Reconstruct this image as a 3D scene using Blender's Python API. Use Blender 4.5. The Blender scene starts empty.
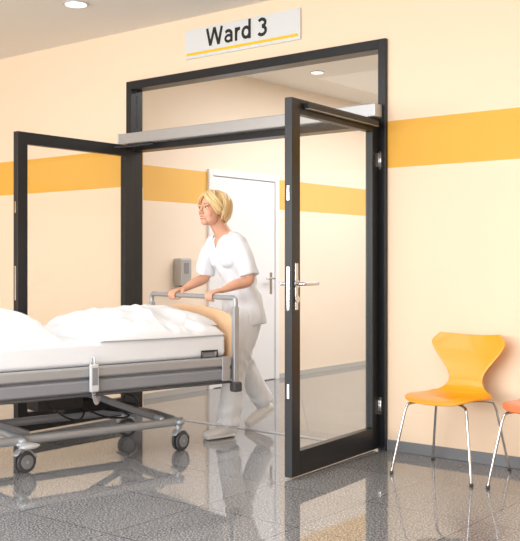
import bpy, bmesh, math, random
from mathutils import Vector, Matrix, noise, Euler

scene = bpy.context.scene
scene.view_settings.view_transform = 'Standard'
scene.view_settings.look = 'None'
scene.view_settings.exposure = 0.0

# ------------------------------------------------------------------ materials
def srgb(r, g, b):
    def f(c):
        c /= 255.0
        return c / 12.92 if c <= 0.04045 else ((c + 0.055) / 1.055) ** 2.4
    return (f(r), f(g), f(b), 1.0)

def pmat(name, col, rough=0.5, metal=0.0, noise_amt=0.0, noise_scale=30.0, bump=0.0, coat=0.0, sss=0.0, emit=0.0):
    m = bpy.data.materials.new(name)
    m.use_nodes = True
    nt = m.node_tree
    b = nt.nodes['Principled BSDF']
    b.inputs['Base Color'].default_value = col
    b.inputs['Roughness'].default_value = rough
    b.inputs['Metallic'].default_value = metal
    if coat:
        b.inputs['Coat Weight'].default_value = coat
        b.inputs['Coat Roughness'].default_value = 0.08
    if sss:
        b.inputs['Subsurface Weight'].default_value = sss
        b.inputs['Subsurface Radius'].default_value = (0.01, 0.004, 0.002)
        b.inputs['Subsurface Scale'].default_value = 1.0
    if emit:
        b.inputs['Emission Color'].default_value = col
        b.inputs['Emission Strength'].default_value = emit
    if noise_amt or bump:
        tc = nt.nodes.new('ShaderNodeTexCoord')
        n = nt.nodes.new('ShaderNodeTexNoise')
        n.inputs['Scale'].default_value = noise_scale
        n.inputs['Detail'].default_value = 4
        nt.links.new(tc.outputs['Object'], n.inputs['Vector'])
        if noise_amt:
            mx = nt.nodes.new('ShaderNodeMix')
            mx.data_type = 'RGBA'
            mx.inputs[6].default_value = tuple(c * (1 - noise_amt) for c in col[:3]) + (1,)
            mx.inputs[7].default_value = tuple(min(1, c * (1 + noise_amt)) for c in col[:3]) + (1,)
            nt.links.new(n.outputs['Fac'], mx.inputs[0])
            nt.links.new(mx.outputs[2], b.inputs['Base Color'])
        if bump:
            bp = nt.nodes.new('ShaderNodeBump')
            bp.inputs['Strength'].default_value = bump
            bp.inputs['Distance'].default_value = 0.003
            nt.links.new(n.outputs['Fac'], bp.inputs['Height'])
            nt.links.new(bp.outputs['Normal'], b.inputs['Normal'])
    return m

def wall_mat(name, base, band, z0, z1):
    m = bpy.data.materials.new(name)
    m.use_nodes = True
    nt = m.node_tree
    b = nt.nodes['Principled BSDF']
    b.inputs['Roughness'].default_value = 0.75
    g = nt.nodes.new('ShaderNodeNewGeometry')
    s = nt.nodes.new('ShaderNodeSeparateXYZ')
    nt.links.new(g.outputs['Position'], s.inputs[0])
    a = nt.nodes.new('ShaderNodeMath'); a.operation = 'GREATER_THAN'; a.inputs[1].default_value = z0
    c = nt.nodes.new('ShaderNodeMath'); c.operation = 'LESS_THAN'; c.inputs[1].default_value = z1
    d = nt.nodes.new('ShaderNodeMath'); d.operation = 'MULTIPLY'
    nt.links.new(s.outputs[2], a.inputs[0]); nt.links.new(s.outputs[2], c.inputs[0])
    nt.links.new(a.outputs[0], d.inputs[0]); nt.links.new(c.outputs[0], d.inputs[1])
    mx = nt.nodes.new('ShaderNodeMix'); mx.data_type = 'RGBA'
    mx.inputs[6].default_value = base
    mx.inputs[7].default_value = band
    nt.links.new(d.outputs[0], mx.inputs[0])
    nt.links.new(mx.outputs[2], b.inputs['Base Color'])
    n = nt.nodes.new('ShaderNodeTexNoise'); n.inputs['Scale'].default_value = 180
    nt.links.new(g.outputs['Position'], n.inputs['Vector'])
    bp = nt.nodes.new('ShaderNodeBump'); bp.inputs['Strength'].default_value = 0.08; bp.inputs['Distance'].default_value = 0.002
    nt.links.new(n.outputs['Fac'], bp.inputs['Height'])
    nt.links.new(bp.outputs['Normal'], b.inputs['Normal'])
    return m

def floor_mat():
    m = bpy.data.materials.new('granite_tiles')
    m.use_nodes = True
    nt = m.node_tree
    b = nt.nodes['Principled BSDF']
    g = nt.nodes.new('ShaderNodeNewGeometry')
    n1 = nt.nodes.new('ShaderNodeTexNoise'); n1.inputs['Scale'].default_value = 110; n1.inputs['Detail'].default_value = 4; n1.inputs['Roughness'].default_value = 0.65
    nt.links.new(g.outputs['Position'], n1.inputs['Vector'])
    r = nt.nodes.new('ShaderNodeValToRGB')
    e = r.color_ramp.elements
    e[0].position = 0.35; e[0].color = srgb(62, 65, 70)
    e[1].position = 0.66; e[1].color = srgb(204, 205, 205)
    x = e.new(0.5); x.color = srgb(130, 131, 134)
    nt.links.new(n1.outputs['Fac'], r.inputs[0])
    br = nt.nodes.new('ShaderNodeTexBrick')
    br.offset = 0.0; br.squash = 1.0
    br.inputs['Scale'].default_value = 1.0
    br.inputs['Brick Width'].default_value = 0.60
    br.inputs['Row Height'].default_value = 0.60
    br.inputs['Mortar Size'].default_value = 0.003
    br.inputs['Mortar Smooth'].default_value = 0.1
    br.inputs['Color1'].default_value = (0.86, 0.86, 0.86, 1)
    br.inputs['Color2'].default_value = (1.0, 1.0, 1.0, 1)
    br.inputs['Mortar'].default_value = (0.38, 0.38, 0.38, 1)
    nt.links.new(g.outputs['Position'], br.inputs['Vector'])
    mx = nt.nodes.new('ShaderNodeMix'); mx.data_type = 'RGBA'; mx.blend_type = 'MULTIPLY'
    mx.inputs[0].default_value = 1.0
    nt.links.new(r.outputs[0], mx.inputs[6]); nt.links.new(br.outputs['Color'], mx.inputs[7])
    nt.links.new(mx.outputs[2], b.inputs['Base Color'])
    b.inputs['Roughness'].default_value = 0.035
    b.inputs['IOR'].default_value = 1.8
    return m

def glass_mat():
    m = bpy.data.materials.new('clear_glass')
    m.use_nodes = True
    nt = m.node_tree
    nt.nodes.clear()
    o = nt.nodes.new('ShaderNodeOutputMaterial')
    t = nt.nodes.new('ShaderNodeBsdfTransparent'); t.inputs[0].default_value = (0.985, 0.99, 0.985, 1)
    gl = nt.nodes.new('ShaderNodeBsdfGlossy'); gl.inputs['Roughness'].default_value = 0.01
    f = nt.nodes.new('ShaderNodeFresnel'); f.inputs[0].default_value = 1.45
    g = nt.nodes.new('ShaderNodeNewGeometry')
    inv = nt.nodes.new('ShaderNodeMath'); inv.operation = 'SUBTRACT'; inv.inputs[0].default_value = 1.0
    nt.links.new(g.outputs['Backfacing'], inv.inputs[1])
    mu = nt.nodes.new('ShaderNodeMath'); mu.operation = 'MULTIPLY'
    nt.links.new(f.outputs[0], mu.inputs[0]); nt.links.new(inv.outputs[0], mu.inputs[1])
    mx = nt.nodes.new('ShaderNodeMixShader')
    nt.links.new(mu.outputs[0], mx.inputs[0]); nt.links.new(t.outputs[0], mx.inputs[1]); nt.links.new(gl.outputs[0], mx.inputs[2])
    nt.links.new(mx.outputs[0], o.inputs[0])
    return m

M = {}
M['wall'] = wall_mat('cream_wall_paint', srgb(249, 225, 197), srgb(240, 182, 76), 1.81, 2.11)
M['wall_c'] = wall_mat('corridor_wall_paint', srgb(246, 230, 212), srgb(238, 190, 104), 1.75, 2.06)
M['ceil'] = pmat('ceiling_paint', srgb(246, 241, 233), 0.9)
M['floor'] = floor_mat()
M['glass'] = glass_mat()
M['dark'] = pmat('dark_frame_paint', srgb(30, 32, 36), 0.35, 0.2)
M['alu'] = pmat('brushed_aluminium', srgb(184, 186, 189), 0.35, 0.6)
M['silver'] = pmat('bed_silver_paint', srgb(176, 179, 184), 0.35, 0.4)
M['grey'] = pmat('bed_grey_plastic', srgb(142, 145, 152), 0.45, 0.1)
M['lightgrey'] = pmat('light_grey_plastic', srgb(208, 210, 211), 0.4)
M['chrome'] = pmat('chrome', srgb(205, 205, 208), 0.15, 1.0)
M['black'] = pmat('black_plastic', srgb(28, 28, 30), 0.45)
M['rubber'] = pmat('grey_rubber', srgb(74, 74, 78), 0.6)
M['white'] = pmat('white_door_lacquer', srgb(238, 239, 242), 0.4)
M['linen'] = pmat('white_linen', srgb(236, 239, 244), 0.85, bump=0.3, noise_scale=60)
M['uniform'] = pmat('white_uniform_cloth', srgb(236, 239, 244), 0.85, bump=0.2, noise_scale=90)
M['wood'] = pmat('beech_wood', srgb(228, 190, 152), 0.4, noise_amt=0.06, noise_scale=12)
M['skin'] = pmat('skin', srgb(228, 174, 146), 0.5, sss=0.1)
M['hair'] = pmat('blonde_hair', srgb(234, 204, 150), 0.4)
M['lips'] = pmat('lips', srgb(196, 92, 84), 0.4)
M['teeth'] = pmat('teeth', srgb(245, 242, 236), 0.3)
M['eyew'] = pmat('eye_white', srgb(236, 234, 230), 0.2)
M['iris'] = pmat('iris', srgb(62, 74, 84), 0.2)
M['brow'] = pmat('eyebrow', srgb(150, 110, 66), 0.8)
M['yellow'] = pmat('yellow_orange_lacquer', srgb(248, 166, 26), 0.3, coat=0.3)
M['red'] = pmat('coral_lacquer', srgb(238, 122, 62), 0.3, coat=0.3)
M['base'] = pmat('baseboard_grey', srgb(124, 127, 132), 0.4)
M['base_c'] = pmat('baseboard_corridor_grey', srgb(190, 189, 186), 0.4)
M['signw'] = pmat('sign_white', srgb(224, 227, 228), 0.4)
M['signt'] = pmat('sign_black', srgb(20, 20, 20), 0.5)
M['signy'] = pmat('sign_yellow', srgb(250, 200, 36), 0.5)
M['shoe'] = pmat('white_shoe_leather', srgb(228, 227, 226), 0.45)
M['lamp'] = pmat('lamp_emitter', (1.0, 0.98, 0.94, 1), 0.5, emit=1.3)

# ------------------------------------------------------------------ helpers
def link(o, parent=None):
    scene.collection.objects.link(o)
    if parent:
        o.parent = parent
    return o

def empty(name, loc=(0, 0, 0), rz=0.0, parent=None):
    e = bpy.data.objects.new(name, None)
    e.location = loc
    e.rotation_euler = (0, 0, rz)
    e.empty_display_size = 0.1
    link(e, parent)
    return e

def bm_box(bm, x0, x1, y0, y1, z0, z1, mi=0):
    vs = [bm.verts.new((x, y, z)) for x in (x0, x1) for y in (y0, y1) for z in (z0, z1)]
    for f in ((0, 1, 3, 2), (4, 6, 7, 5), (0, 4, 5, 1), (2, 3, 7, 6), (0, 2, 6, 4), (1, 5, 7, 3)):
        fc = bm.faces.new([vs[i] for i in f]); fc.material_index = mi
    return vs

def finish(name, bm, mats, parent=None, smooth=False, bevel=0.0, bseg=2):
    bmesh.ops.recalc_face_normals(bm, faces=bm.faces)
    me = bpy.data.meshes.new(name)
    bm.to_mesh(me); bm.free()
    if not isinstance(mats, (list, tuple)):
        mats = [mats]
    for m in mats:
        me.materials.append(m)
    o = bpy.data.objects.new(name, me)
    link(o, parent)
    if bevel:
        b = o.modifiers.new('bevel', 'BEVEL'); b.width = bevel; b.segments = bseg; b.limit_method = 'ANGLE'
    if smooth:
        for p in me.polygons:
            p.use_smooth = True
    return o

def box(name, x0, x1, y0, y1, z0, z1, mat, parent=None, bevel=0.0, bseg=2):
    bm = bmesh.new()
    bm_box(bm, min(x0, x1), max(x0, x1), min(y0, y1), max(y0, y1), min(z0, z1), max(z0, z1))
    return finish(name, bm, mat, parent, False, bevel, bseg)

def catmull(vals, n):
    out = []
    L = len(vals)
    for i in range(L - 1):
        p0 = vals[max(i - 1, 0)]; p1 = vals[i]; p2 = vals[i + 1]; p3 = vals[min(i + 2, L - 1)]
        for k in range(n):
            t = k / n
            out.append(0.5 * ((2 * p1) + (p2 - p0) * t + (2 * p0 - 5 * p1 + 4 * p2 - p3) * t * t + (3 * p1 - p0 - 3 * p2 + p3) * t ** 3))
    out.append(vals[-1])
    return out

def bm_tube(bm, pts, radii, seg=14, sub=5, ref=Vector((1, 0, 0)), xf=None, caps=True):
    V = [Vector((p[0], p[1], p[2])) for p in pts]
    R = [Vector((r, r, 0)) if not isinstance(r, (tuple, list)) else Vector((r[0], r[1], 0)) for r in radii]
    if sub > 1:
        V = catmull(V, sub); R = catmull(R, sub)
    n = len(V)
    rings = []
    def add_ring(c, s, o, a, b):
        ring = []
        for k in range(seg):
            th = 2 * math.pi * k / seg
            p = c + s * (a * math.cos(th)) + o * (b * math.sin(th))
            if xf: p = xf @ p
            ring.append(bm.verts.new(p))
        rings.append(ring)
    for i in range(n):
        if i == 0: t = V[1] - V[0]
        elif i == n - 1: t = V[-1] - V[-2]
        else: t = V[i + 1] - V[i - 1]
        t.normalize()
        rf = ref
        if abs(t.dot(rf)) > 0.95: rf = Vector((0, 1, 0)) if abs(ref.y) < 0.5 else Vector((0, 0, 1))
        s = (rf - t * rf.dot(t)).normalized()
        o = t.cross(s)
        a, b = R[i].x, R[i].y
        rm = min(a, b)
        if i == 0 and caps:
            for q in (80, 55, 28):
                q = math.radians(q); add_ring(V[i] - t * rm * math.sin(q), s, o, a * math.cos(q), b * math.cos(q))
        add_ring(V[i], s, o, a, b)
        if i == n - 1 and caps:
            for q in (28, 55, 80):
                q = math.radians(q); add_ring(V[i] + t * rm * math.sin(q), s, o, a * math.cos(q), b * math.cos(q))
    for i in range(len(rings) - 1):
        A, B = rings[i], rings[i + 1]
        for k in range(seg):
            bm.faces.new((A[k], A[(k + 1) % seg], B[(k + 1) % seg], B[k]))
    bm.faces.new(rings[0][::-1]); bm.faces.new(rings[-1])

def tube(name, pts, radii, mat, parent=None, seg=14, sub=5, caps=True, ref=Vector((1, 0, 0))):
    bm = bmesh.new()
    if not isinstance(radii, list): radii = [radii] * len(pts)
    bm_tube(bm, pts, radii, seg, sub, ref, None, caps)
    return finish(name, bm, mat, parent, True)

def bm_ell(bm, c, r, xf=None, rot=None, seg=18):
    mt = Matrix.Translation(Vector(c))
    if rot: mt = mt @ Euler(rot).to_matrix().to_4x4()
    mt = mt @ Matrix.Diagonal((r[0], r[1], r[2], 1))
    if xf: mt = xf @ mt
    bmesh.ops.create_uvsphere(bm, u_segments=seg, v_segments=max(8, seg // 2 + 2), radius=1.0, matrix=mt)

def cylinder(name, p0, p1, r, mat, parent=None, seg=28, bevel=0.0):
    bm = bmesh.new()
    p0 = Vector(p0); p1 = Vector(p1)
    d = p1 - p0
    q = d.to_track_quat('Z', 'Y').to_matrix().to_4x4()
    bmesh.ops.create_cone(bm, cap_ends=True, segments=seg, radius1=r, radius2=r, depth=d.length, matrix=Matrix.Translation((p0 + p1) / 2) @ q)
    o = finish(name, bm, mat, parent, False, bevel)
    for p in o.data.polygons:
        if len(p.vertices) == 4: p.use_smooth = True
    return o

def remeshed(name, bm, voxel, iters, mats, parent=None, deform=None, kill=None, factor=0.5, soft=None):
    bmesh.ops.recalc_face_normals(bm, faces=bm.faces)
    me = bpy.data.meshes.new(name + '_src'); bm.to_mesh(me); bm.free()
    o = bpy.data.objects.new(name + '_src', me); scene.collection.objects.link(o)
    r = o.modifiers.new('r', 'REMESH'); r.mode = 'VOXEL'; r.voxel_size = voxel; r.use_smooth_shade = True
    if iters:
        s = o.modifiers.new('s', 'SMOOTH'); s.factor = factor; s.iterations = iters
    dg = bpy.context.evaluated_depsgraph_get()
    dg.update()
    res = bpy.data.meshes.new_from_object(o.evaluated_get(dg))
    bpy.data.objects.remove(o, do_unlink=True)
    res.name = name
    res.materials.clear()
    if not isinstance(mats, (list, tuple)): mats = [mats]
    for m in mats: res.materials.append(m)
    if soft:
        b2 = bmesh.new(); b2.from_mesh(res)
        for fn, n_it in soft:
            vs = [v for v in b2.verts if fn(v.co)]
            for _ in range(n_it):
                bmesh.ops.smooth_vert(b2, verts=vs, factor=0.5, use_axis_x=True, use_axis_y=True, use_axis_z=True)
        b2.to_mesh(res); b2.free()
    if deform:
        nr = [v.normal.copy() for v in res.vertices]
        for v, n_ in zip(res.vertices, nr):
            v.co = deform(v.co.copy(), n_)
    if kill:
        b2 = bmesh.new(); b2.from_mesh(res)
        dead = [f for f in b2.faces if kill(f.calc_center_median())]
        bmesh.ops.delete(b2, geom=dead, context='FACES')
        b2.to_mesh(res); b2.free()
    for p in res.polygons: p.use_smooth = True
    ob = bpy.data.objects.new(name, res)
    link(ob, parent)
    return ob

# ------------------------------------------------------------------ room shell
H = 3.05
FX0, FX1, FY0 = -6.5, 5.0, -9.0
OX0, OX1, OZ = -2.39, 0.0, 2.64     # door opening
CX0, CX1, CY1 = -2.84, 0.6, 9.0      # corridor
T = 0.16
bm = bmesh.new()
bm_box(bm, FX0, OX0, 0, T, 0, H)
bm_box(bm, OX1, FX1, 0, T, 0, H)
bm_box(bm, OX0, OX1, 0, T, OZ, H)
finish('wall_back', bm, M['wall'])
box('wall_left', FX0 - 0.15, FX0, FY0, T, 0, H, M['wall'])
box('wall_right', FX1, FX1 + 0.15, FY0, T, 0, H, M['wall'])
bm = bmesh.new()
bm_box(bm, FX0, FX1, FY0 - 0.2, FY0, 0, 0.7)
bm_box(bm, FX0, FX1, FY0 - 0.2, FY0, 2.75, H)
for k in range(6):
    x = FX0 + k * (FX1 - FX0 - 0.3) / 5
    bm_box(bm, x, x + 0.3, FY0 - 0.2, FY0, 0.7, 2.75)
finish('wall_front', bm, M['wall'])
bw = (FX1 - FX0 - 0.3) / 5
for k in range(5):
    x0 = FX0 + k * bw + 0.3; x1 = FX0 + (k + 1) * bw
    w = empty('window_%d' % (k + 1))
    bm = bmesh.new()
    bm_box(bm, x0, x1, FY0 - 0.12, FY0 - 0.06, 0.7, 0.76); bm_box(bm, x0, x1, FY0 - 0.12, FY0 - 0.06, 2.69, 2.75)
    bm_box(bm, x0, x0 + 0.06, FY0 - 0.12, FY0 - 0.06, 0.76, 2.69); bm_box(bm, x1 - 0.06, x1, FY0 - 0.12, FY0 - 0.06, 0.76, 2.69)
    finish('frame', bm, M['white'], w)
box('wall_corridor_left', CX0 - 0.15, CX0, T, CY1, 0, H, M['wall_c'])
box('wall_corridor_right', CX1, CX1 + 0.15, T, CY1, 0, H, M['wall_c'])
box('wall_corridor_end', CX0 - 0.15, CX1 + 0.15, CY1, CY1 + 0.15, 0, H, M['wall_c'])
bm = bmesh.new()
bm_box(bm, FX0 - 0.15, FX1 + 0.15, FY0 - 0.2, T, -0.1, 0)
bm_box(bm, CX0 - 0.15, CX1 + 0.15, T, CY1 + 0.15, -0.1, 0)
finish('floor', bm, M['floor'])
bm = bmesh.new()
bm_box(bm, FX0 - 0.15, FX1 + 0.15, FY0 - 0.2, T, H, H + 0.1)
bm_box(bm, CX0 - 0.15, CX1 + 0.15, T, CY1 + 0.15, H, H + 0.1)
finish('ceiling', bm, M['ceil'])
box('baseboard_back_right', OX1, FX1, -0.012, 0, 0, 0.07, M['base'], bevel=0.003)
box('baseboard_back_left', FX0, OX0, -0.012, 0, 0, 0.07, M['base'], bevel=0.003)
bm = bmesh.new()
bm_box(bm, CX0, CX0 + 0.012, T, 1.42, 0, 0.05); bm_box(bm, CX0, CX0 + 0.012, 2.55, CY1, 0, 0.05)
finish('baseboard_corridor', bm, M['base_c'])
box('trim_threshold', OX0, OX1, 0.0, 0.05, 0, 0.004, M['alu'])

# ------------------------------------------------------------------ double door: frame + transom + operator + leaves
dd = empty('automatic_glass_double_door')
bm = bmesh.new()
W = 0.055
y0, y1 = -0.03, 0.10
bm_box(bm, OX0, OX0 + W, y0, y1, 0, OZ)
bm_box(bm, OX1 - W, OX1, y0, y1, 0, OZ)
bm_box(bm, OX0 + W, OX1 - W, y0, y1, OZ - 0.065, OZ)
bm_box(bm, OX0 + W, OX1 - W, y0, y1, 2.085, 2.185)
finish('frame', bm, M['dark'], dd, bevel=0.003)
box('transom_glass', OX0 + W, OX1 - W, 0.03, 0.038, 2.185, OZ - 0.065, M['glass'], dd)
box('operator_housing', OX0 + 0.01, OX1 - 0.02, -0.12, -0.031, 2.13, 2.215, M['alu'], dd, bevel=0.006)
box('operator_end_cap', OX0 + 0.0, OX0 + 0.012, -0.122, -0.031, 2.127, 2.218, M['lightgrey'], dd, bevel=0.003)

def leaf(name, hinge, ang, width, side):
    e = empty(name, hinge, ang, dd)
    TH = 0.05
    zt, zb = 2.12, 0.012
    st = 0.085
    bm = bmesh.new()
    bm_box(bm, 0.0, st, -TH / 2, TH / 2, zb, zt)
    bm_box(bm, width - st, width, -TH / 2, TH / 2, zb, zt)
    bm_box(bm, st, width - st, -TH / 2, TH / 2, zt - 0.085, zt)
    bm_box(bm, st, width - st, -TH / 2, TH / 2, zb, 0.15)
    finish('leaf_frame', bm, M['dark'], e, bevel=0.003)
    box('glass_pane', st, width - st, -0.005, 0.005, 0.15, zt - 0.085, M['glass'], e)
    yo = side * (TH / 2)
    box('slide_rail', 0.06, width - 0.12, yo, yo + side * 0.035, zt - 0.05, zt - 0.018, M['black'], e, bevel=0.003)
    box('slide_rail_lip', 0.06, width - 0.12, yo + side * 0.010, yo + side * 0.036, zt - 0.053, zt - 0.050, M['alu'], e)
    box('edge_lock_plate', width, width + 0.003, -0.008, 0.008, 0.94, 1.18, M['chrome'], e)
    for k, z in enumerate((1.55, 0.45)):
        box('edge_bolt_%d' % k, width, width + 0.003, -0.007, 0.007, z, z + 0.08, M['chrome'], e)
    for k, z in enumerate((0.28, 1.86)):
        cylinder('hinge_%d' % k, (-0.012, side * 0.035, z - 0.06), (-0.012, side * 0.035, z + 0.06), 0.012, M['chrome'], e)
        box('hinge_plate_%d' % k, -0.01, 0.03, side * 0.0255, side * 0.03, z - 0.045, z + 0.045, M['chrome'], e)
    return e

WR, WL = 1.035, 1.10
rl = leaf('leaf_right', (-0.072, -0.035, 0), math.radians(-90 + 4.2), WR, 1)
ll = leaf('leaf_left', (OX0 + 0.085, -0.06, 0), math.radians(-90), WL, -1)
for s in (1, -1):
    y = s * 0.025
    hx = WR - 0.045
    cylinder('handle_rose', (hx, y, 1.085), (hx, y + s * 0.008, 1.085), 0.024, M['chrome'], rl)
    tube('lever_handle', [(hx, y, 1.085), (hx, y + s * 0.045, 1.085), (hx - 0.01, y + s * 0.055, 1.085), (hx - 0.14, y + s * 0.055, 1.085)], 0.010, M['chrome'], rl, sub=4)
    cylinder('lock_cylinder', (hx, y, 1.0), (hx, y + s * 0.01, 1.0), 0.020, M['chrome'], rl)
    box('long_plate', hx - 0.015, hx + 0.015, y, y + s * 0.004, 0.94, 1.2, M['chrome'], rl, bevel=0.002)
tube('operator_arm_right', [(-0.30, -0.08, 2.122), (-0.18, -0.16, 2.10), (-0.02, -0.30, 2.085)], 0.010, M['dark'], dd, sub=1)
tube('operator_arm_left', [(-2.04, -0.08, 2.122), (-2.2, -0.16, 2.10), (-2.345, -0.32, 2.085)], 0.010, M['dark'], dd, sub=1)

# ------------------------------------------------------------------ sign (bold sans-serif lettering built as flat strokes)
sg = empty('ward_sign')
box('panel', -1.76, -0.683, -0.018, 0, 2.735, 2.952, M['signw'], sg, bevel=0.002)
box('yellow_line', -1.745, -0.70, -0.0195, -0.017, 2.757, 2.777, M['signy'], sg)
bm = bmesh.new()
def ribbon(pts, w, ox, oz, y):
    P = [Vector((p[0], p[1])) for p in pts]
    L = []; Rr = []
    n = len(P)
    for i in range(n):
        a = (P[i] - P[i - 1]).normalized() if i > 0 else (P[1] - P[0]).normalized()
        b = (P[i + 1] - P[i]).normalized() if i < n - 1 else a
        na = Vector((-a.y, a.x)); nb = Vector((-b.y, b.x))
        m = (na + nb).normalized()
        k = w / 2 / max(0.45, m.dot(na))
        L.append(bm.verts.new((ox + P[i].x + m.x * k, y, oz + P[i].y + m.y * k)))
        Rr.append(bm.verts.new((ox + P[i].x - m.x * k, y, oz + P[i].y - m.y * k)))
    for i in range(n - 1):
        bm.faces.new((L[i], L[i + 1], Rr[i + 1], Rr[i]))
def arc(cx, cz, rx, rz, a0, a1, n=22):
    return [(cx + rx * math.cos(math.radians(a0 + (a1 - a0) * i / n)), cz + rz * math.sin(math.radians(a0 + (a1 - a0) * i / n))) for i in range(n + 1)]
SW = 0.0235
CH, XH = 0.130, 0.096
xx = -1.545
zb_ = 2.806
yl = -0.0192
def put(pts, dy=0.0, w=SW):
    ribbon(pts, w, xx, zb_, yl - dy)
# W
for q, (a, b) in enumerate((((0.010, CH), (0.042, 0.0)), ((0.042, 0.0), (0.082, CH)), ((0.082, CH), (0.122, 0.0)), ((0.122, 0.0), (0.154, CH)))):
    put([a, b], 0.0001 * q)
xx += 0.178
# a
put(arc(0.040, XH * 0.30, 0.029, 0.0225, -60, 300), 0.0001, SW * 0.85)
put([(0.010, XH - 0.020)] + arc(0.038, XH - 0.038, 0.030, 0.027, 130, 0, 12) + [(0.068, 0.0)], 0.0002)
xx += 0.098
# r
put([(0.014, 0.0), (0.014, XH)], 0.0001)
put([(0.014, XH - 0.045), (0.020, XH - 0.024), (0.034, XH - 0.012), (0.052, XH - 0.011)], 0.0002)
xx += 0.066
# d
put(arc(0.042, XH * 0.5, 0.032, XH * 0.5 - SW / 2, 0, 360), 0.0001)
put([(0.074, 0.0), (0.074, CH + 0.010)], 0.0002)
xx += 0.150
# 3
put(arc(0.036, CH * 0.725, 0.031, CH * 0.275 - SW / 2, 150, -90), 0.0001)
put(arc(0.036, CH * 0.29, 0.035, CH * 0.29 - SW / 2 + 0.003, 90, -150), 0.0002)
finish('lettering', bm, M['signt'], sg)

# ------------------------------------------------------------------ corridor door + dispenser
d = empty('door_1')
yA, yB = 1.44, 2.53
CD = CX0 + 0.001
bm = bmesh.new()
bm_box(bm, CD, CD + 0.03, yA, yA + 0.06, 0, 2.09); bm_box(bm, CD, CD + 0.03, yB - 0.06, yB, 0, 2.09)
bm_box(bm, CD, CD + 0.03, yA + 0.06, yB - 0.06, 2.03, 2.09)
finish('casing', bm, M['white'], d, bevel=0.004)
box('leaf', CD, CD + 0.016, yA + 0.066, yB - 0.066, 0.008, 2.024, M['white'], d, bevel=0.002)
box('gap', CD, CD + 0.004, yA + 0.058, yB - 0.058, 0, 2.032, M['base'], d)
box('lock_plate', CD + 0.016, CD + 0.02, yB - 0.15, yB - 0.11, 0.88, 1.1, M['chrome'], d, bevel=0.002)
tube('lever', [(CD + 0.02, yB - 0.13, 1.04), (CD + 0.065, yB - 0.13, 1.04), (CD + 0.07, yB - 0.15, 1.04), (CD + 0.07, yB - 0.26, 1.04)], 0.010, M['chrome'], d, sub=3)
ds = empty('wall_dispenser')
box('body', CX0, CX0 + 0.1, 0.98, 1.12, 0.99, 1.24, M['alu'], ds, bevel=0.012, bseg=3)
box('front_window', CX0 + 0.1, CX0 + 0.103, 1.02, 1.08, 1.1, 1.2, M['grey'], ds)
box('nozzle', CX0 + 0.03, CX0 + 0.07, 1.03, 1.07, 0.965, 0.99, M['black'], ds)

# ------------------------------------------------------------------ ceiling lamps
for i, (x, y, rr) in enumerate([(-2.09, -0.80, 0.09), (0.6, -2.6, 0.09), (-2.1, -4.2, 0.09), (-2.15, 2.27, 0.07), (2.6, -0.9, 0.09)]):
    e = empty('recessed_ceiling_lamp')
    cylinder('ring', (x, y, H - 0.008), (x, y, H), rr, M['lightgrey'], e, seg=40)
    cylinder('diffuser', (x, y, H - 0.011), (x, y, H - 0.007), rr * 0.84, M['lamp'], e, seg=40)

# ------------------------------------------------------------------ chairs
def chair(cx, cy, mat, rz=0.0):
    e = empty('shell_chair', (cx, cy, 0), rz)
    prof = [(-0.235, 0.418), (-0.20, 0.432), (-0.12, 0.438), (-0.03, 0.432), (0.06, 0.428), (0.125, 0.437), (0.165, 0.466), (0.187, 0.51), (0.20, 0.56), (0.213, 0.62), (0.228, 0.68), (0.245, 0.735), (0.262, 0.785)]
    hw = [0.135, 0.185, 0.215, 0.228, 0.222, 0.19, 0.135, 0.108, 0.120, 0.165, 0.212, 0.236, 0.190]
    P = catmull([Vector((a, b, 0)) for a, b in prof], 5)
    Wd = catmull([Vector((w, 0, 0)) for w in hw], 5)
    bm = bmesh.new()
    nu = 22
    rows = []
    n = len(P)
    for i in range(n):
        v = i / (n - 1)
        row = []
        w = Wd[i].x
        for k in range(nu + 1):
            u = -1 + 2 * k / nu
            y, z = P[i].x, P[i].y
            if v < 0.45:
                z += 0.012 * (u * u - 0.4) * (w / 0.2)
            back = max(0.0, (v - 0.5) / 0.5)
            y -= 0.030 * back * (u * u) * (w / 0.2)
            z += -0.012 * max(0, (v - 0.85) / 0.15) * (1 - u * u)
            row.append(bm.verts.new((u * w, y, z)))
        rows.append(row)
    for i in range(n - 1):
        for k in range(nu):
            bm.faces.new((rows[i][k], rows[i][k + 1], rows[i + 1][k + 1], rows[i + 1][k]))
    o = finish('shell', bm, mat, e, True)
    s = o.modifiers.new('s', 'SOLIDIFY'); s.thickness = 0.011; s.offset = 0
    b = o.modifiers.new('b', 'BEVEL'); b.width = 0.003; b.segments = 2; b.limit_method = 'ANGLE'; b.angle_limit = 0.9
    cylinder('hub', (0, 0, 0.395), (0, 0, 0.428), 0.075, M['black'], e)
    k = 0
    for sx in (-1, 1):
        for sy in (-1, 1):
            k += 1
            fx, fy = sx * 0.247, sy * 0.245
            tube('leg_%d' % k, [(sx * 0.03, sy * 0.03, 0.404), (sx * 0.10, sy * 0.095, 0.408), (sx * 0.168, sy * 0.16, 0.402), (sx * 0.188, sy * 0.182, 0.375), (sx * 0.205, sy * 0.2, 0.28), (fx, fy, 0.012)], 0.0078, M['chrome'], e, sub=4)
            cylinder('foot_%d' % k, (fx, fy, 0.0), (fx, fy, 0.018), 0.011, M['rubber'], e)
    return e
chair(0.62, -0.335, M['yellow'])
chair(1.205, -0.325, M['red'])

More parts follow.
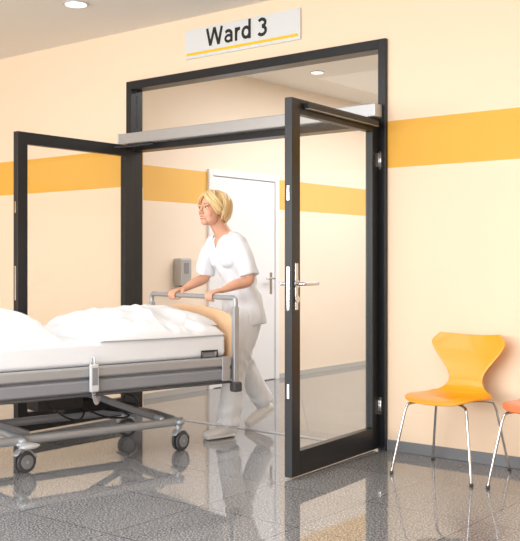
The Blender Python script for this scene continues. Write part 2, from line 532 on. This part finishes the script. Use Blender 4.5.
# ------------------------------------------------------------------ hospital bed
BED = (-1.267, -0.484, 0.0); BR = math.radians(-13.9)
bed = empty('hospital_bed', BED, BR)
BZ = 0.976
tube('push_bar', [(-0.515, 0.0, 0.90), (-0.518, 0, 0.955), (-0.50, 0, BZ), (-0.46, 0, BZ), (0.0, 0, BZ), (0.46, 0, BZ), (0.50, 0, BZ), (0.518, 0, 0.955), (0.515, 0, 0.90)], 0.016, M['silver'], bed, sub=4, ref=Vector((0, 1, 0)))
for s in (-1, 1):
    box('end_post', s * 0.499, s * 0.531, -0.02, 0.02, 0.42, 0.92, M['silver'], bed, bevel=0.006, bseg=3)
    box('corner_bumper', s * 0.49, s * 0.548, -0.03, 0.035, 0.375, 0.44, M['rubber'], bed, bevel=0.012, bseg=3)
bm = bmesh.new()
N = 28
for yy in (-0.011, 0.011):
    vs = []
    for k in range(N + 1):
        u = -1 + 2 * k / N
        vs.append(bm.verts.new((u * 0.495, yy, 0.875 + 0.040 * (1 - u * u) - 0.03 * abs(u) ** 8)))
    vs2 = [bm.verts.new((0.495, yy, 0.50)), bm.verts.new((-0.495, yy, 0.50))]
    bm.faces.new(vs + vs2)
bm.verts.ensure_lookup_table()
n2 = N + 3
for k in range(n2):
    bm.faces.new((bm.verts[k], bm.verts[(k + 1) % n2], bm.verts[n2 + (k + 1) % n2], bm.verts[n2 + k]))
finish('beech_panel', bm, M['wood'], bed, bevel=0.004)
box('end_lower_rail', -0.495, 0.495, -0.015, 0.015, 0.455, 0.50, M['silver'], bed, bevel=0.004)
LB = -2.12
tube('far_bar', [(-0.515, LB, 0.90), (-0.50, LB, BZ), (-0.46, LB, BZ), (0.46, LB, BZ), (0.50, LB, BZ), (0.515, LB, 0.90)], 0.016, M['silver'], bed, sub=3, ref=Vector((0, 1, 0)))
box('far_panel', -0.495, 0.495, LB - 0.011, LB + 0.011, 0.5, 0.91, M['wood'], bed, bevel=0.004)
for s in (-1, 1):
    box('far_post', s * 0.499, s * 0.531, LB - 0.02, LB + 0.02, 0.42, 0.92, M['silver'], bed, bevel=0.006)
for s in (-1, 1):
    box('side_rail_upper', s * 0.488, s * 0.525, LB + 0.03, -0.03, 0.542, 0.603, M['silver'], bed, bevel=0.012, bseg=3)
    box('side_rail_lower', s * 0.486, s * 0.522, LB + 0.03, -0.03, 0.455, 0.527, M['grey'], bed, bevel=0.012, bseg=3)
    box('side_rail_core', s * 0.47, s * 0.495, LB + 0.04, -0.03, 0.44, 0.6, M['grey'], bed, bevel=0.003)
    box('side_rail_lip', s * 0.47, s * 0.518, LB + 0.05, -0.03, 0.432, 0.447, M['rubber'], bed, bevel=0.004)
    for k, yy in enumerate((-0.08, -2.0)):
        box('rail_cap', s * 0.52, s * 0.529, yy - 0.03, yy + 0.03, 0.45, 0.606, M['silver'], bed, bevel=0.004, bseg=3)
box('lying_surface', -0.47, 0.47, LB + 0.04, -0.03, 0.52, 0.60, M['lightgrey'], bed)
box('mattress', -0.47, 0.485, LB + 0.05, -0.05, 0.602, 0.745, M['linen'], bed, bevel=0.03, bseg=5)
tube('mattress_bracket', [(0.50, -0.13, 0.60), (0.50, -0.13, 0.645), (0.50, -0.25, 0.645), (0.50, -0.25, 0.60)], 0.006, M['black'], bed, sub=1)
box('bracket_plate', 0.487, 0.492, -0.235, -0.145, 0.61, 0.65, M['grey'], bed)

def puff(name, cx, cy, hx, hy, z0, h, seed, parent, mat, fold=0.02, ex=3.0, rot=0.0, nx=100, ny=100):
    bm = bmesh.new()
    top = []; bot = []
    cr, sr = math.cos(rot), math.sin(rot)
    for i in range(nx + 1):
        rt = []; rb = []
        for j in range(ny + 1):
            u = -1 + 2 * i / nx; v = -1 + 2 * j / ny
            prof = max(0.0, (1 - abs(u) ** ex)) ** 0.55 * max(0.0, (1 - abs(v) ** ex)) ** 0.55
            x = u * hx * (1 - 0.03 * v * v); y = v * hy * (1 - 0.04 * u * u)
            q = Vector((x * 3.2 + seed, y * 3.2 + 1.7 * seed, seed))
            w = noise.noise(q) * 0.6
            rid = 1 - abs(noise.noise(Vector((x * 3 + 2.0 * noise.noise(q * 0.8), y * 5, seed * 3.1)))) * 2.2
            rid2 = 1 - abs(noise.noise(Vector((x * 7 + seed, y * 4 + w, seed * 1.3)))) * 2.0
            z = z0 + prof * (h + fold * (1.3 * w + 0.8 * rid + 0.35 * rid2))
            xx = cx + x * cr - y * sr; yy = cy + x * sr + y * cr
            rt.append(bm.verts.new((xx, yy, z)))
            rb.append(bm.verts.new((xx, yy, z0 - prof * 0.004 - 0.002)))
        top.append(rt); bot.append(rb)
    for i in range(nx):
        for j in range(ny):
            bm.faces.new((top[i][j], top[i + 1][j], top[i + 1][j + 1], top[i][j + 1]))
            bm.faces.new((bot[i][j], bot[i][j + 1], bot[i + 1][j + 1], bot[i + 1][j]))
    bmesh.ops.remove_doubles(bm, verts=bm.verts, dist=0.0005)
    per = [e for e in bm.edges if e.is_boundary]
    if per: bmesh.ops.bridge_loops(bm, edges=per)
    return finish(name, bm, mat, parent, True)

puff('duvet', 0.01, -0.51, 0.50, 0.46, 0.745, 0.080, 1.3, bed, M['linen'], fold=0.032, ex=6)
puff('duvet_fold', -0.02, -0.455, 0.43, 0.41, 0.80, 0.080, 4.1, bed, M['linen'], fold=0.036, ex=5, rot=0.04)
puff('pillow', 0.03, -1.50, 0.42, 0.34, 0.748, 0.175, 7.7, bed, M['linen'], fold=0.016, ex=2.4, rot=0.06)

box('hand_control', 0.533, 0.556, -1.05, -0.995, 0.46, 0.62, M['lightgrey'], bed, bevel=0.008, bseg=3)
tube('hand_control_hook', [(0.545, -1.02, 0.61), (0.545, -1.02, 0.65), (0.52, -1.02, 0.655), (0.50, -1.02, 0.62)], 0.007, M['lightgrey'], bed)
box('hand_control_buttons', 0.556, 0.558, -1.04, -1.005, 0.50, 0.60, M['grey'], bed)
pts = []
for k in range(90):
    t = k / 89
    c = Vector((0.53 - 0.12 * t, -1.02 + 0.10 * t, 0.46 - 0.05 * math.sin(math.pi * t) - 0.05 * t))
    a = k * 1.1
    pts.append((c.x, c.y + 0.010 * math.cos(a), c.z + 0.010 * math.sin(a)))
tube('coiled_cable', pts, 0.003, M['lightgrey'], bed, seg=6, sub=1)

# undercarriage
for s in (-1, 1):
    tube('base_beam', [(s * 0.30, -0.27, 0.185), (s * 0.30, -0.9, 0.185), (s * 0.30, -1.72, 0.185)], [(0.02, 0.027)] * 3, M['silver'], bed, seg=16, sub=2)
tube('base_cross_1', [(-0.33, -0.30, 0.185), (0, -0.30, 0.20), (0.33, -0.30, 0.185)], [(0.03, 0.025)] * 3, M['silver'], bed, ref=Vector((0, 1, 0)))
tube('base_cross_2', [(-0.33, -1.36, 0.185), (0, -1.36, 0.20), (0.33, -1.36, 0.185)], [(0.03, 0.025)] * 3, M['silver'], bed, ref=Vector((0, 1, 0)))
for s in (-1, 1):
    tube('lift_arm_a', [(s * 0.22, -0.42, 0.21), (s * 0.22, -0.95, 0.43)], [(0.012, 0.022)] * 2, M['grey'], bed, sub=1)
    tube('lift_arm_b', [(s * 0.25, -1.30, 0.21), (s * 0.25, -1.85, 0.43)], [(0.012, 0.022)] * 2, M['grey'], bed, sub=1)
    box('under_rail', s * 0.38, s * 0.42, LB + 0.1, -0.1, 0.43, 0.47, M['silver'], bed, bevel=0.004)
tube('lift_shaft_1', [(-0.38, -0.95, 0.435), (0.38, -0.95, 0.435)], 0.018, M['silver'], bed, sub=1)
tube('lift_shaft_2', [(-0.30, -0.42, 0.215), (0.30, -0.42, 0.215)], 0.018, M['silver'], bed, sub=1)
box('motor_box', -0.08, 0.10, -1.0, -0.70, 0.27, 0.36, M['black'], bed, bevel=0.015, bseg=3)
tube('actuator', [(0.02, -0.45, 0.24), (0.02, -0.75, 0.30)], 0.028, M['black'], bed, sub=1)
tube('actuator_rod', [(0.02, -0.95, 0.33), (0.02, -1.3, 0.42)], 0.014, M['chrome'], bed, sub=1)
box('control_unit', 0.12, 0.27, -1.25, -0.95, 0.33, 0.41, M['black'], bed, bevel=0.01)
tube('cable_1', [(0.1, -0.75, 0.33), (0.2, -0.6, 0.24), (0.26, -0.8, 0.26), (0.24, -1.0, 0.36)], 0.006, M['black'], bed)
tube('cable_2', [(0.1, -0.85, 0.30), (0.22, -0.95, 0.25), (0.3, -1.1, 0.30), (0.28, -1.2, 0.4)], 0.006, M['black'], bed)
tube('cable_3', [(0.05, -0.7, 0.34), (0.15, -0.52, 0.30), (0.24, -0.62, 0.38), (0.2, -0.9, 0.42)], 0.006, M['black'], bed)

def caster(x, y, pedal=False, yaw=0.0):
    r = 0.062
    c, s_ = math.cos(yaw), math.sin(yaw)
    def P(a, b, z): return (x + a * c - b * s_, y + a * s_ + b * c, z)
    for s in (-1, 1):
        cylinder('caster_tyre', P(s * 0.008, 0.02, r), P(s * 0.026, 0.02, r), r, M['rubber'], bed, bevel=0.006)
        cylinder('caster_hub', P(s * 0.024, 0.02, r), P(s * 0.029, 0.02, r), r * 0.66, M['grey'], bed, bevel=0.002)
    cylinder('caster_axle', P(-0.032, 0.02, r), P(0.032, 0.02, r), 0.009, M['silver'], bed)
    tube('caster_stem', [P(0, 0, r + 0.05), P(0, 0, r + 0.12)], 0.02, M['silver'], bed, sub=1)
    tube('caster_hood', [P(0, 0.085, r + 0.02), P(0, 0.04, r + 0.064), P(0, -0.015, r + 0.068), P(0, -0.045, r + 0.045)], [(0.030, 0.009)] * 4, M['silver'], bed)
    if pedal:
        tube('brake_pedal', [P(0.0, -0.02, r + 0.10), P(0.03, -0.0, r + 0.105), P(0.09, 0.0, r + 0.10)], [(0.03, 0.012), (0.045, 0.014), (0.06, 0.016)], M['lightgrey'], bed, ref=Vector((0, 1, 0)))
caster(0.31, -0.30, yaw=0.3)
caster(-0.34, -0.33, yaw=-0.2)
caster(0.31, -1.36, True, yaw=0.2)
caster(-0.34, -1.36, yaw=0.2)

# ------------------------------------------------------------------ nurse (bed-local frame: faces -y, her left is +x)
nurse = empty('nurse', BED, BR)
HC = Vector((0.02, 0.158, 1.568))
HM = Matrix.Translation(HC) @ Euler((math.radians(-4), math.radians(-2), math.radians(9)), 'XYZ').to_matrix().to_4x4() @ Matrix.Scale(1.06, 4)

bm = bmesh.new()
def E(c, r, rot=None): bm_ell(bm, c, r, HM, rot)
E((0, 0.018, 0.035), (0.071, 0.090, 0.080))
E((0, -0.018, -0.020), (0.058, 0.066, 0.082))
E((0, -0.062, -0.088), (0.023, 0.022, 0.019))
for s in (-1, 1):
    E((s * 0.027, -0.020, -0.062), (0.028, 0.048, 0.034))
    E((s * 0.029, -0.050, -0.030), (0.025, 0.027, 0.032))
    E((s * 0.028, -0.074, 0.024), (0.024, 0.012, 0.009))
    E((s * 0.069, 0.012, -0.012), (0.008, 0.017, 0.030), (0, 0, s * 0.3))
    E((s * 0.010, -0.093, -0.029), (0.009, 0.010, 0.008))
E((0, -0.072, -0.056), (0.026, 0.017, 0.024))
bm_tube(bm, [(0, -0.076, 0.024), (0, -0.091, 0.0), (0, -0.107, -0.024)], [(0.008, 0.009), (0.009, 0.011), (0.011, 0.011)], 12, 4, Vector((1, 0, 0)), HM)
hb = HM @ Vector((0, 0.025, -0.05))
bm_tube(bm, [tuple(hb), (0.02, 0.222, 1.452), (0.02, 0.270, 1.38)], [(0.050, 0.054), (0.051, 0.055), (0.070, 0.062)], 18)
bm_tube(bm, [(0.02, 0.42, 0.88), (0.02, 0.385, 1.05), (0.02, 0.335, 1.22), (0.02, 0.284, 1.325), (0.02, 0.270, 1.385)],
        [(0.140, 0.090), (0.110, 0.078), (0.125, 0.095), (0.125, 0.088), (0.09, 0.060)], 24)
def arm(sh, el, wr, hx, side):
    bm_tube(bm, [sh, ((sh[0] + el[0]) / 2 + side * 0.008, (sh[1] + el[1]) / 2, (sh[2] + el[2]) / 2), el, ((el[0] + wr[0]) / 2, (el[1] + wr[1]) / 2, (el[2] + wr[2]) / 2 + 0.002), wr],
            [0.038, 0.042, 0.037, 0.036, (0.027, 0.021)], 18)
    z = BZ
    bm_tube(bm, [wr, (hx, 0.050, z + 0.038), (hx, 0.015, z + 0.032)], [(0.027, 0.019), (0.036, 0.015), (0.038, 0.012)], 16)
    ang = {0: (70, 15, -45, -95), 1: (72, 12, -50, -108), 2: (70, 15, -48, -100), 3: (66, 22, -30, -80)}
    for k in range(4):
        fx = hx + side * (-0.030 + 0.0205 * k)
        rr = 0.0265
        P = [(fx, 0.018, z + 0.034)]
        for q in ang[k]:
            q = math.radians(q)
            P.append((fx, -math.cos(q) * rr, z + math.sin(q) * rr))
        rad = [0.0092, 0.0088, 0.0084, 0.0080, 0.0072]
        if k == 3: rad = [r * 0.88 for r in rad]
        bm_tube(bm, P, rad, 12, 4)
    tx = hx - side * 0.033
    bm_tube(bm, [(tx, 0.052, z + 0.034), (tx - side * 0.014, 0.034, z + 0.012), (tx - side * 0.012, 0.022, z - 0.012), (tx - side * 0.002, 0.006, z - 0.026)],
            [0.013, 0.0115, 0.0098, 0.0082], 12, 4)
arm((0.168, 0.282, 1.315), (0.262, 0.300, 1.085), (0.252, 0.085, 1.018), 0.249, 1)
arm((-0.128, 0.282, 1.315), (-0.238, 0.275, 1.095), (-0.215, 0.085, 1.018), -0.209, -1)
remeshed('body_skin', bm, 0.0028, 3, M['skin'], nurse, soft=[(lambda c: c.z > 1.42, 9)])

def hpart(name, mat, fn):
    global bm
    bm = bmesh.new(); fn(); finish(name, bm, mat, nurse, True)
def eyes():
    for s in (-1, 1): bm_ell(bm, (s * 0.028, -0.0710, 0.006), (0.0125, 0.0115, 0.0070), HM)
hpart('eyes', M['eyew'], eyes)
def irises():
    for s in (-1, 1): bm_ell(bm, (s * 0.028, -0.0800, 0.006), (0.0055, 0.0035, 0.0055), HM)
hpart('irises', M['iris'], irises)
def lids():
    for s in (-1, 1):
        bm_tube(bm, [(s * 0.015, -0.078, 0.008), (s * 0.028, -0.0830, 0.0135), (s * 0.042, -0.072, 0.008)], [0.0018] * 3, 8, 4, Vector((0, 0, 1)), HM)
hpart('eyelids', M['brow'], lids)
def brows():
    for s in (-1, 1):
        bm_tube(bm, [(s * 0.014, -0.0835, 0.027), (s * 0.030, -0.0835, 0.032), (s * 0.047, -0.070, 0.027)], [0.0018, 0.0024, 0.0012], 8, 4, Vector((0, 0, 1)), HM)
hpart('eyebrows', M['brow'], brows)
def teeth():
    bm_ell(bm, (0, -0.078, -0.0565), (0.019, 0.0115, 0.0062), HM)
hpart('teeth', M['teeth'], teeth)
def lips():
    bm_tube(bm, [(-0.025, -0.071, -0.049), (-0.012, -0.0855, -0.0525), (0, -0.089, -0.0520), (0.012, -0.0855, -0.0525), (0.025, -0.071, -0.049)], [0.0015, 0.0030, 0.0032, 0.0030, 0.0015], 8, 4, Vector((0, 0, 1)), HM)
    bm_tube(bm, [(-0.025, -0.071, -0.050), (-0.013, -0.0835, -0.062), (0, -0.087, -0.0650), (0.013, -0.0835, -0.062), (0.025, -0.071, -0.050)], [0.0015, 0.0034, 0.0038, 0.0034, 0.0015], 8, 4, Vector((0, 0, 1)), HM)
hpart('lips', M['lips'], lips)

# hair: base cap + layered locks
random.seed(11)
bm = bmesh.new()
E((0, 0.036, 0.046), (0.077, 0.090, 0.074))
E((0, 0.072, -0.010), (0.064, 0.050, 0.070))
def SP(az, el, inf):
    cx, cy, cz = 0.0, 0.022, 0.032
    rx, ry, rz = 0.078 + inf, 0.096 + inf, 0.088 + inf
    e = math.radians(el)
    if el >= 0:
        return (cx + rx * math.sin(az) * math.cos(e), cy + ry * math.cos(az) * math.cos(e), cz + rz * math.sin(e))
    k = 1 - 0.28 * (el / -60.0) ** 2
    return (cx + rx * math.sin(az) * k, cy + ry * math.cos(az) * k, cz + e * 0.115)
def lock(az0, az1, el0, el1, inf, r, flip):
    P = []
    n = 6
    for i in range(n):
        t = i / (n - 1)
        az = az0 + (az1 - az0) * t ** 1.1 + 0.09 * math.sin(6 * t + az0 * 9)
        el = el0 + (el1 - el0) * t
        P.append(SP(az, el, inf * (0.45 + 0.9 * math.sin(math.pi * min(1, t * 0.9 + 0.05))) + flip * t ** 4))
    bm_tube(bm, P, [(r * 0.8, r * 0.6), (r * 1.2, r * 0.75), (r * 1.3, r * 0.8), (r * 1.25, r * 0.75), (r, r * 0.6), (r * 0.25, r * 0.25)], 8, 3, Vector((0, 1, 0)), HM)
for k in range(95):
    th = random.uniform(-1.75, 1.75)
    el1 = (-56 if abs(th) < 1.0 else -44) + random.uniform(-10, 18)
    lock(th * 0.8 + random.uniform(-.1, .1), th + random.uniform(-.15, .15), random.uniform(62, 86), el1, random.uniform(0.006, 0.020), random.uniform(0.005, 0.009), random.uniform(-0.002, 0.024))
for k in range(34):
    a0 = random.uniform(2.5, 3.7)
    lock(a0, random.uniform(1.5, 2.0), random.uniform(62, 84), random.uniform(-36, -4), random.uniform(0.008, 0.020), random.uniform(0.005, 0.008), random.uniform(0.0, 0.018))
for k in range(20):
    a0 = -random.uniform(2.2, 2.7)
    lock(a0, -random.uniform(1.6, 2.0), random.uniform(66, 82), random.uniform(-34, -8), random.uniform(0.006, 0.015), random.uniform(0.005, 0.008), random.uniform(0.0, 0.014))
remeshed('hair', bm, 0.0024, 1, M['hair'], nurse)

# tunic
bm = bmesh.new()
bm_tube(bm, [(0.02, 0.445, 0.775), (0.02, 0.43, 0.88), (0.02, 0.392, 1.06), (0.02, 0.333, 1.22), (0.02, 0.288, 1.345), (0.02, 0.274, 1.405)],
        [(0.188, 0.135), (0.180, 0.128), (0.146, 0.108), (0.162, 0.124), (0.156, 0.104), (0.090, 0.070)], 30, caps=False)
for s in (-1, 1):
    bm_ell(bm, (0.02 + s * 0.065, 0.260, 1.225), (0.068, 0.062, 0.070))
for s, sh, el in ((1, (0.150, 0.282, 1.345), (0.262, 0.300, 1.115)), (-1, (-0.110, 0.282, 1.345), (-0.237, 0.278, 1.125))):
    md = ((sh[0] + el[0]) / 2 + s * 0.018, (sh[1] + el[1]) / 2, (sh[2] + el[2]) / 2 + 0.012)
    bm_tube(bm, [sh, md, el], [(0.056, 0.064), (0.060, 0.068), (0.060, 0.070)], 20, caps=False)
    bm_ell(bm, (sh[0] + s * 0.010, sh[1], sh[2] - 0.006), (0.062, 0.064, 0.058))
    bm_tube(bm, [(0.02 + s * 0.07, 0.274, 1.388), (0.02 + s * 0.14, 0.282, 1.362)], [0.035, 0.042], 14, 2)
def cloth(co, n):
    q = Vector((co.x * 7, co.y * 7, co.z * 3.5))
    w = 0.010 * noise.noise(q) + 0.006 * noise.noise(q * 2.7 + Vector((3, 1, 7)))
    w += 0.009 * math.sin((co.z * 34 + co.y * 40 + 5 * noise.noise(q))) * math.exp(-((co.z - 1.02) / 0.16) ** 2)
    w += 0.008 * math.sin(math.atan2(co.x - .02, co.y - .43) * 7 + 4 * noise.noise(q)) * max(0, 1 - (co.z - 0.77) / 0.22) * (1 if co.z < 0.99 else 0)
    return co + n * w
def vneck(c):
    x = abs(c.x - 0.02)
    if c.z > 1.27 and c.y < 0.272 and x < (c.z - 1.285) * 0.55: return True
    return c.z > 1.402 and x < 0.066
remeshed('tunic', bm, 0.006, 4, M['uniform'], nurse, deform=cloth, kill=vneck)
tube('collar_band', [(-0.048, 0.262, 1.415), (-0.020, 0.201, 1.36), (0.021, 0.193, 1.288), (0.060, 0.201, 1.36), (0.088, 0.262, 1.415)], [(0.010, 0.005)] * 5, M['uniform'], nurse)

# trousers
bm = bmesh.new()
bm_tube(bm, [(0.02, 0.43, 1.0), (0.02, 0.435, 0.90), (0.02, 0.44, 0.80)], [(0.125, 0.09), (0.165, 0.115), (0.15, 0.11)], 24)
bm_tube(bm, [(0.10, 0.43, 0.88), (0.112, 0.375, 0.70), (0.115, 0.305, 0.50), (0.115, 0.265, 0.30), (0.114, 0.225, 0.085)],
        [(0.090, 0.105), (0.083, 0.098), (0.070, 0.082), (0.068, 0.080), (0.066, 0.086)], 22, caps=False)
bm_tube(bm, [(-0.06, 0.44, 0.88), (-0.062, 0.455, 0.70), (-0.060, 0.490, 0.51), (-0.064, 0.585, 0.33), (-0.070, 0.690, 0.175)],
        [(0.090, 0.105), (0.083, 0.098), (0.070, 0.082), (0.066, 0.078), (0.062, 0.078)], 22, caps=False)
def cloth2(co, n):
    q = Vector((co.x * 9, co.y * 9, co.z * 3.2))
    w = 0.010 * noise.noise(q) + 0.006 * noise.noise(q * 3 + Vector((3, 1, 7)))
    w += 0.005 * math.sin(co.z * 70 + 6 * noise.noise(q)) * math.exp(-((co.z - 0.14) / 0.09) ** 2)
    w += 0.005 * math.sin(co.z * 55 + co.y * 40 + 6 * noise.noise(q)) * math.exp(-((co.z - 0.5) / 0.1) ** 2)
    return co + n * w
remeshed('trousers', bm, 0.006, 3, M['uniform'], nurse, deform=cloth2)

def shoe(name, x, toe, heel, zt, zh):
    bm = bmesh.new()
    toe = Vector((x, toe, zt)); heel = Vector((x, heel, zh))
    def L(t, dz): 
        p = toe.lerp(heel, t); return (p.x, p.y, p.z + dz)
    bm_tube(bm, [L(0.10, 0.030), L(0.3, 0.036), L(0.55, 0.045), L(0.8, 0.050), L(0.92, 0.045)], [(0.040, 0.026), (0.048, 0.032), (0.043, 0.040), (0.037, 0.045), (0.032, 0.038)], 18)
    bm_tube(bm, [L(0.72, 0.06), L(0.76, 0.12)], [0.036, 0.036], 14)
    bm_tube(bm, [L(0.08, 0.012), L(0.3, 0.012), L(0.6, 0.012), L(0.93, 0.012)], [(0.042, 0.012), (0.049, 0.012), (0.042, 0.012), (0.037, 0.012)], 18)
    remeshed(name, bm, 0.005, 2, M['shoe'], nurse)
shoe('shoe_left', 0.114, 0.03, 0.285, 0.0, 0.0)
shoe('shoe_right', -0.068, 0.52, 0.755, 0.002, 0.095)

# ------------------------------------------------------------------ lights
def area(name, loc, rot, sx, sy, en, col=(1, 1, 1)):
    l = bpy.data.lights.new(name, 'AREA'); l.shape = 'RECTANGLE'; l.size = sx; l.size_y = sy; l.energy = en; l.color = col
    o = bpy.data.objects.new(name, l); o.location = loc; o.rotation_euler = rot
    scene.collection.objects.link(o)
    return o
area('window_side_fill', (-1.0, FY0 + 0.1, 1.6), (math.radians(99), 0, 0), 9.0, 1.9, 405, (0.96, 0.98, 1.0))  # added area lamp inside the window wall, tilted up to brighten the ceiling
area('front_room_fill', (0.0, -3.6, H - 0.03), (0, 0, 0), 4.5, 2.5, 110, (0.97, 0.985, 1.0))  # added fill lamp below the ceiling, brightens the front room
area('corridor_fill', (-1.1, 3.4, H - 0.03), (0, 0, 0), 1.4, 4.5, 128, (0.97, 0.985, 1.0))  # extra area lamp, added to lift the corridor brightness

w = bpy.data.worlds.new('world'); scene.world = w; w.use_nodes = True
bg = w.node_tree.nodes['Background']; bg.inputs[0].default_value = (0.94, 0.97, 1.0, 1); bg.inputs[1].default_value = 2.3

# ------------------------------------------------------------------ camera
cam = bpy.data.cameras.new('camera'); co = bpy.data.objects.new('camera', cam)
scene.collection.objects.link(co)
co.location = (3.164, -5.277, 1.207)
co.rotation_euler = (math.radians(90), 0, math.radians(38.6))
cam.sensor_fit = 'HORIZONTAL'; cam.sensor_width = 36.0
cam.lens = 950 / 520 * 36
cam.shift_y = -8.5 / 520
cam.clip_end = 100
scene.camera = co
